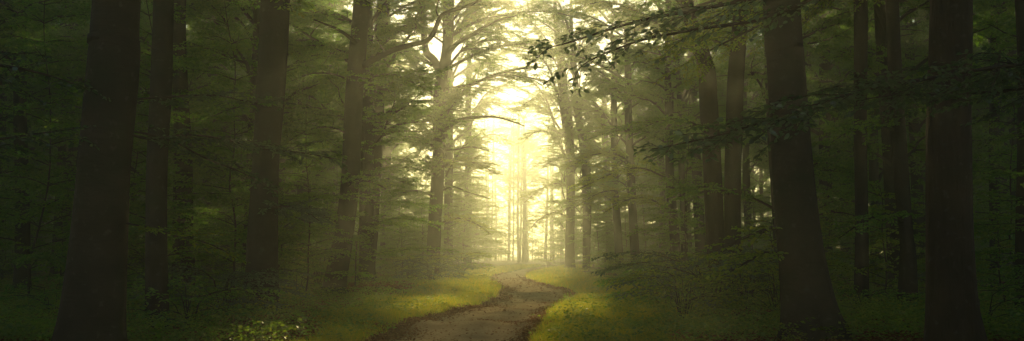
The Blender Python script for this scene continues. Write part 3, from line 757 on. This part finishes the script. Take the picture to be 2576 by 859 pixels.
# named saplings and shrubs
for (px, py, i, s, lb) in [(765, 768, 1, .95, "tall thin sapling with a wavy stem left of the crooked-limbed beech"),
                           (712, 735, 2, 1.1, "small forked sapling beside the foot of the leaning dark trunk"),
                           (1012, 712, 0, .9, "thin sapling between the narrow dark trunk and the forked beech"),
                           (1945, 800, 2, .8, "young sapling left of the massive flared trunk's foot")]:
    g = gnd(px, py); place('sap', "beech_sapling", g[0], g[1], s, px * .01, lb, "sapling", None, SAPS[i]); pos.append((g[0], g[1]))
for (px, py, i, s, lb) in [(1160, 712, 1, 1.35, "sunlit bushy shrub on the left verge right of the forked beech"),
                           (1085, 722, 3, 1.2, "dark low shrub at the foot of the forked beech"),
                           (1610, 712, 1, 1.3, "yellow-green shrub in front of the slim brown trunks"),
                           (1530, 694, 1, 1.5, "hazy shrub behind the bright grass of the right verge"),
                           (1700, 800, 0, 1.35, "pale-leaved shrub at the front of the right verge"),
                           (1790, 812, 3, 1.5, "spreading shrub before the paired thick trunks"),
                           (1880, 818, 1, 1.15, "layered green shrub against the massive flared trunk"),
                           (1850, 790, 2, 1.6, "shrub hiding the foot of the pair's right trunk"),
                           (1640, 740, 2, 1.5, "low shrub at the shaded end of the bright grass"),
                           (1960, 835, 1, 1.0, "bright-leaved shrub in front of the massive flared trunk's left side"),
                           (1720, 835, 1, .9, "low bright shrub nearest the camera side of the right verge"),
                           (1740, 765, 1, 1.2, "tall shrub between slender and thick right trunks"),
                           (1380, 676, 1, 1.5, "misty shrub where the path disappears on the right"),
                           (560, 826, 3, 1.1, "dark shrub left of the leaning trunk's foot"),
                           (470, 845, 0, 1.2, "dark shrub at the bottom between the left trunks"),
                           (650, 812, 2, .8, "small shrub right before the leaning dark trunk")]:
    g = gnd(px, py); place('shr', "beech_shrub", g[0], g[1], s, px * .013, lb, "shrub", None, SHR[i]); pos.append((g[0], g[1]))
n = tries = 0; spos = []
while n < 165 and tries < 20000:
    tries += 1
    Y = rnd.uniform(17**1.3, 100**1.3) ** (1 / 1.3); x = rnd.uniform(-.60 * Y - 2, .60 * Y + 2)
    if corridor(x, Y, 9 if 40 < Y < 80 and x > 0 else 4.8 if Y > 30 else 6.5) or any((x - a) ** 2 + (Y - b_) ** 2 < 1.6 for a, b_ in pos) or any((x - a) ** 2 + (Y - b_) ** 2 < 5 for a, b_ in spos): continue
    px = CX + x / Y * FPX
    if Y < 24 and (abs(px - 660) < 90 or abs(px - 2030) < 130 or abs(px - 2390) < 90): continue
    spos.append((x, Y)); n += 1; zt = zone(x, Y)
    place('sap', "beech_sapling", x, Y, rnd.uniform(.75, 1.25), rnd.uniform(0, 6.28), f"{dep(Y)}young sapling {zt}", "sapling", "saplings " + dep(Y) + zt, SAPS[rnd.randrange(4)])
for (px, Y) in [(1132, 76), (1150, 90), (1166, 78), (1178, 104), (1192, 92), (1204, 118), (1156, 112), (1216, 128), (1140, 100), (1184, 124), (1492, 100), (1508, 88), (1524, 112), (1540, 94),
                (1560, 104), (1578, 90), (1598, 100), (1622, 88), (1650, 96), (1446, 116), (1468, 108), (1232, 140), (1410, 132), (1428, 124), (1000, 82), (1030, 90), (1060, 84), (1085, 96)]:
    x = xcol(px, Y); zt = zone(x, Y); spos.append((x, Y))
    place('sap', "beech_sapling", x, Y, rnd.uniform(1.2, 1.6), rnd.uniform(0, 6.28), f"{dep(Y)}young sapling {zt}", "sapling", "saplings " + dep(Y) + zt, SAPS[(1, 3)[rnd.randrange(2)]])
n = tries = 0
while n < 110 and tries < 20000:
    tries += 1
    Y = rnd.uniform(15**1.2, 80**1.2) ** (1 / 1.2); x = rnd.uniform(-.60 * Y, .60 * Y)
    if corridor(x, Y, 3.2) or any((x - a) ** 2 + (Y - b_) ** 2 < 1.0 for a, b_ in pos): continue
    spos.append((x, Y)); n += 1; zt = zone(x, Y)
    place('shr', "beech_shrub", x, Y, rnd.uniform(.8, 1.5), rnd.uniform(0, 6.28), f"{dep(Y)}low shrub {zt}", "shrub", "shrubs " + dep(Y) + zt, SHR[rnd.randrange(4)])

# ------------------------------------------------------------------ the wood beyond, plus unseen trees added round the camera against skylight (one mass)
rng = np.random.default_rng(5)
mb = MB(); tw = Twigs()
cand = []
for k in range(20000):
    a = rng.uniform(0, 2 * np.pi); R = math.sqrt(rng.uniform(14**2, 190**2)); x, Y = R * math.cos(a), R * math.sin(a)
    if fan(x, Y) and 0 < Y < 127: continue
    if -60 < Y and R > 70 and Y < 60: continue
    if Y < -45 or (127 < Y < 150 and corridor(x, Y, 14)): continue
    if -3.5 - 3 < x < 3.5 and Y < 14: continue
    if any((x - p) ** 2 + (Y - q) ** 2 < (5.0 if Y < 100 else 7) ** 2 for p, q in cand + pos): continue
    cand.append((x, Y))
    if len(cand) > 200: break
for k in range(14):
    Y = rng.uniform(165, 192); x = xcol(rng.uniform(1150, 1450), Y)
    if any((x - p) ** 2 + (Y - q) ** 2 < 5.0 ** 2 for p, q in cand): continue
    cand.append((x, Y))
for k in range(2500):
    Y = rng.uniform(172, 205); x = rng.uniform(-125, 125)
    if any((x - p) ** 2 + (Y - q) ** 2 < 5.0 ** 2 for p, q in cand): continue
    cand.append((x, Y))
    if len(cand) > 440: break
for (x, Y) in cand:
    r = rng.uniform(.16, .34); z0 = float(hgt(x, Y)); far = Y > 100
    hh = 1.4 if far else 1.0
    tube(mb, [[x, Y, z0 - .3], [x, Y, z0 + 1], [x + rng.normal(0, .2), Y, 9], [x + rng.normal(0, .4), Y, 21 * hh]], [r * 1.5, r, r * .8, .08], 9, 0)
    az = 0; h0 = rng.uniform(1.5, 5) if not far else rng.uniform(.3, 2)
    for i in range(18):
        f = (i + .5) / 18; az += 2.4; L = 5.8 * (1 + .2 * far) * rng.uniform(.5, 1.25) * (1.05 - .3 * f)
        P = bough_line(np.array([x, Y, (h0 + (21 - h0) * f) * hh + rng.normal(0, .8)]), az, L, rng.uniform(.3, 1.2), rng.uniform(-.3, .4), rng, k=6, wig=.4)
        tube(mb, P, np.linspace(.06, .01, 6), 3, 0)
        dress(mb, tw, P, np.linspace(.06, .01, 6), rng, sec_step=.45, sec_len=.6, sec_max=2.4, tert_step=.3, tert=.8, wood=False, vj=.5)
for k in range(420):
    Y = rng.uniform(100, 195); x = rng.uniform(-.6, .6) * Y if k < 230 else rng.uniform(-.2, .25) * Y
    if (Y < 150 and corridor(x, Y, 5)) or (xcol(1200, Y) < x < xcol(1420, Y) and Y < 165): continue
    z0 = float(hgt(x, Y)); H = rng.uniform(3, 8)
    tube(mb, [[x, Y, z0 - .2], [x + .1, Y, z0 + H * .5], [x, Y, z0 + H]], [.06, .04, .01], 4, 0)
    for i in range(9):
        az += 2.4; P = bough_line(np.array([x, Y, z0 + H * (i + .6) / 9.5]), az, rng.uniform(1.5, 3.2), .5, -.3, rng, k=5, wig=.3)
        dress(mb, tw, P, np.linspace(.03, .01, 5), rng, sec_step=.5, sec_len=.6, sec_max=1.4, tert_step=.3, tert=.7, wood=False, vj=.4)
leaves(mb, *tw.get(), rng, spacing=.13, size=.26, tilt=.6, mi=1)
link("distant_woodland", mb.mesh("distant_woodland", [BARK, LEAF]), kind="stuff", label="hazy mass of trees closing the wood beyond the nearer trunks")

# ------------------------------------------------------------------ grass, litter, low plants
def scatter(n, ymin, ymax, test, rng, power=1.6):
    u_ = rng.random(n); Y = (ymin ** (1 - power) + u_ * (ymax ** (1 - power) - ymin ** (1 - power))) ** (1 / (1 - power))
    x = rng.uniform(-1, 1, n) * (.60 * Y + 1)
    m = test(x, Y); return x[m], Y[m]
def vnoise(x, y, s, seed=0):
    return (np.sin(x * s + seed) * np.cos(y * s * .8 + seed * 1.7) + np.sin((x * .7 + y * .6) * s * 1.9 + seed * 3) * .6 + np.sin((x * .5 - y) * s * 3.1 + seed) * .35) / 1.95
rng = np.random.default_rng(9)
def verge_p(x, Y):
    d = pdist(x, Y); l, r = path_lr(Y); right = x > r
    wR = np.interp(Y, [10, 17, 24, 30, 40, 60, 90], [3.5, 3.2, 3.6, 4.2, 5.0, 5.0, 4.0]); wL = np.interp(Y, [10, 17, 22, 26, 32, 45, 60, 90], [1.2, 1.4, 3.0, 3.6, 4.2, 3.6, 3.5, 4.0])
    w = np.where(right, wR, wL) * (1 + .25 * vnoise(x, Y, .8, 2))
    e0 = np.where(right, .05, .25) + .12 * vnoise(x, Y, 2.4, 5)
    return sstep(e0 - .02, e0 + .25, d) * (1 - sstep(w * .7, w, d))
def grass_test(x, Y):
    p = verge_p(x, Y) * np.clip(.55 + .6 * vnoise(x, Y, 2.3, 1) + .3 * vnoise(x, Y, 7.0, 3), .04, 1); return rng.random(len(x)) < p
def verge_sample(n, ymin, ymax, power):
    u_ = rng.random(n); Y = (ymin ** (1 - power) + u_ * (ymax ** (1 - power) - ymin ** (1 - power))) ** (1 / (1 - power))
    l, r = path_lr(Y); s = rng.random(n) < .5; o = rng.uniform(0, 6, n)
    return np.where(s, l - o, r + o), Y
x, Y = verge_sample(1300000, 12, 118, 1.9)
m = grass_test(x, Y); x, Y = x[m], Y[m]
if len(x) > 330000: x, Y = x[:330000], Y[:330000]
k = len(x); sc = np.clip(Y / 22, .8, 3)                 # coarser blades farther off
h = (.06 + .15 * rng.random(k) ** 1.5) * (1 + .4 * vnoise(x, Y, 1.1, 4) + .55 * np.maximum(vnoise(x, Y, 5.3, 6), -.4)) * np.clip(sc, 1, 1.5); w = .0055 * sc * rng.uniform(.7, 1.4, k)
a = rng.uniform(0, 6.28, k); lean = rng.uniform(.1, .8, k) * h
base = np.stack([x, Y, hgt(x, Y) - .01], -1); wd = np.stack([np.cos(a), np.sin(a), 0 * a], -1) * w[:, None]
la = rng.uniform(0, 6.28, k); ld = np.stack([np.cos(la), np.sin(la), 0 * la], -1) * lean[:, None]
H = np.stack([0 * h, 0 * h, h], -1)
V = np.stack([base - wd, base + wd, base + ld * .35 + H * .6 + wd * .7, base + ld + H, base + ld * .35 + H * .6 - wd * .7], 1).reshape(-1, 3)
q = np.arange(k)[:, None] * 5
mb = MB(); mb.add(V, q + np.array([[0, 1, 2, 4]])); mb.add(np.zeros((1, 3)), np.zeros((0, 3), int))
mb.f.append(q + np.array([[4, 2, 3]])); mb.m.append(np.zeros(k))
link("grass", mb.mesh("grass", [GRASS]), kind="stuff", label="sunlit grass on the verges of the path")

def flat_leaves(x, Y, size, tilt, lift, mat, name, label):
    k = len(x); a = rng.uniform(0, 6.28, k)
    d = nrm(np.stack([np.cos(a), np.sin(a), rng.normal(0, tilt, k)], -1)); nn = nrm(UP + rng.normal(0, tilt, (k, 3)))
    w = nrm(np.cross(nn, d)); nn = np.cross(d, w); s = (size * rng.uniform(.6, 1.3, k))[:, None]
    z = hgt(x, Y) + .022 + lift * rng.random(k)
    b_ = np.stack([x, Y, z], -1)
    V = np.stack([b_, b_ + d*s*.28 + w*s*.27 + nn*s*.12, b_ + d*s*.66 + w*s*.25 + nn*s*.10, b_ + d*s + nn*s*.05, b_ + d*s*.66 - w*s*.25 + nn*s*.10, b_ + d*s*.28 - w*s*.27 + nn*s*.12], 1)
    q = np.arange(k)[:, None] * 6
    mb = MB(); mb.add(V.reshape(-1, 3), np.concatenate([q + np.array([[0, 1, 2, 3]]), q + np.array([[0, 3, 4, 5]])]))
    link(name, mb.mesh(name, [mat]), kind="stuff", label=label)
def litter_test(x, Y):
    d = pdist(x, Y); edge = .34 * np.exp(-((d - .05 - .25 * vnoise(x, Y, 1.9, 3)) / .26) ** 2); on = (d < -.2) * (.012 + .05 * (vnoise(x, Y, 1.5, 8) > .45)); off = (d > 0) * (.75 - .45 * verge_p(x, Y))
    return rng.random(len(x)) < np.clip(edge + on + off, 0, 1)
x, Y = scatter(420000, 12, 75, litter_test, rng, 1.5)
x2, Y2 = verge_sample(120000, 11, 60, 2.0); l, r = path_lr(Y2); x2 = l + (x2 - l) % (r - l + 1.6) - .8
m = litter_test(x2, Y2); x, Y = np.concatenate([x, x2[m]]), np.concatenate([Y, Y2[m]])
x, Y = x[:300000], Y[:300000]
flat_leaves(x, Y, np.clip(.065 * Y / 22, .06, .14), .35, .03, LITTER, "fallen_leaves", "brown fallen beech leaves along the path and under the trees")

# low seedlings: little tufts of flat sprays
def cover_test(x, Y):
    d = pdist(x, Y); p = sstep(1.5, 4.5, d) * (.35 + .65 * (vnoise(x, Y, .7, 12) > -.1)) + .30 * (d > .4)
    return rng.random(len(x)) < p
x, Y = scatter(26000, 14, 90, cover_test, rng, 1.3)
k = len(x); m_ = 3
a = rng.uniform(0, 6.28, (k, m_)) ; z = hgt(x, Y)[:, None] + rng.uniform(.05, .5, (k, m_)) * rng.uniform(.4, 1, (k, 1))
P = np.stack([x[:, None] + 0 * a, Y[:, None] + 0 * a, z], -1).reshape(-1, 3)
D = nrm(np.stack([np.cos(a), np.sin(a), rng.normal(.1, .2, a.shape)], -1)).reshape(-1, 3)
N = nrm(UP + rng.normal(0, .2, P.shape)); L = rng.uniform(.15, .45, len(P))
mb = MB(); leaves(mb, P, D, N, L, rng, spacing=.06, size=.075, mi=0, tilt=.4)
link("undergrowth", mb.mesh("undergrowth", [LEAF_Y]), kind="stuff", label="low leafy seedlings covering the forest floor")

# ------------------------------------------------------------------ haze
hb = MB(); x0, x1, y0, y1, z0, z1 = -405, 405, -65, 605, -1.6, 35
V = [(x, y, z) for x in (x0, x1) for y in (y0, y1) for z in (z0, z1)]
hb.add(V, np.array([[0, 1, 3, 2], [4, 6, 7, 5], [0, 4, 5, 1], [2, 3, 7, 6], [0, 2, 6, 4], [1, 5, 7, 3]]))
hm, nt, out = new_mat("haze_air")
pv = nt.nodes.new("ShaderNodeVolumePrincipled")
pv.inputs["Color"].default_value = (.94, .98, .83, 1)
pv.inputs["Density"].default_value = HAZE_DENSITY
pv.inputs["Anisotropy"].default_value = HAZE_G
nt.links.new(pv.outputs[0], out.inputs["Volume"])
link("haze", hb.mesh("haze", [hm], smooth=False), kind="stuff", label="golden morning mist hanging in the wood")
print("VERTS", sum(len(o.data.vertices) for o in bpy.data.objects if o.type == 'MESH'))
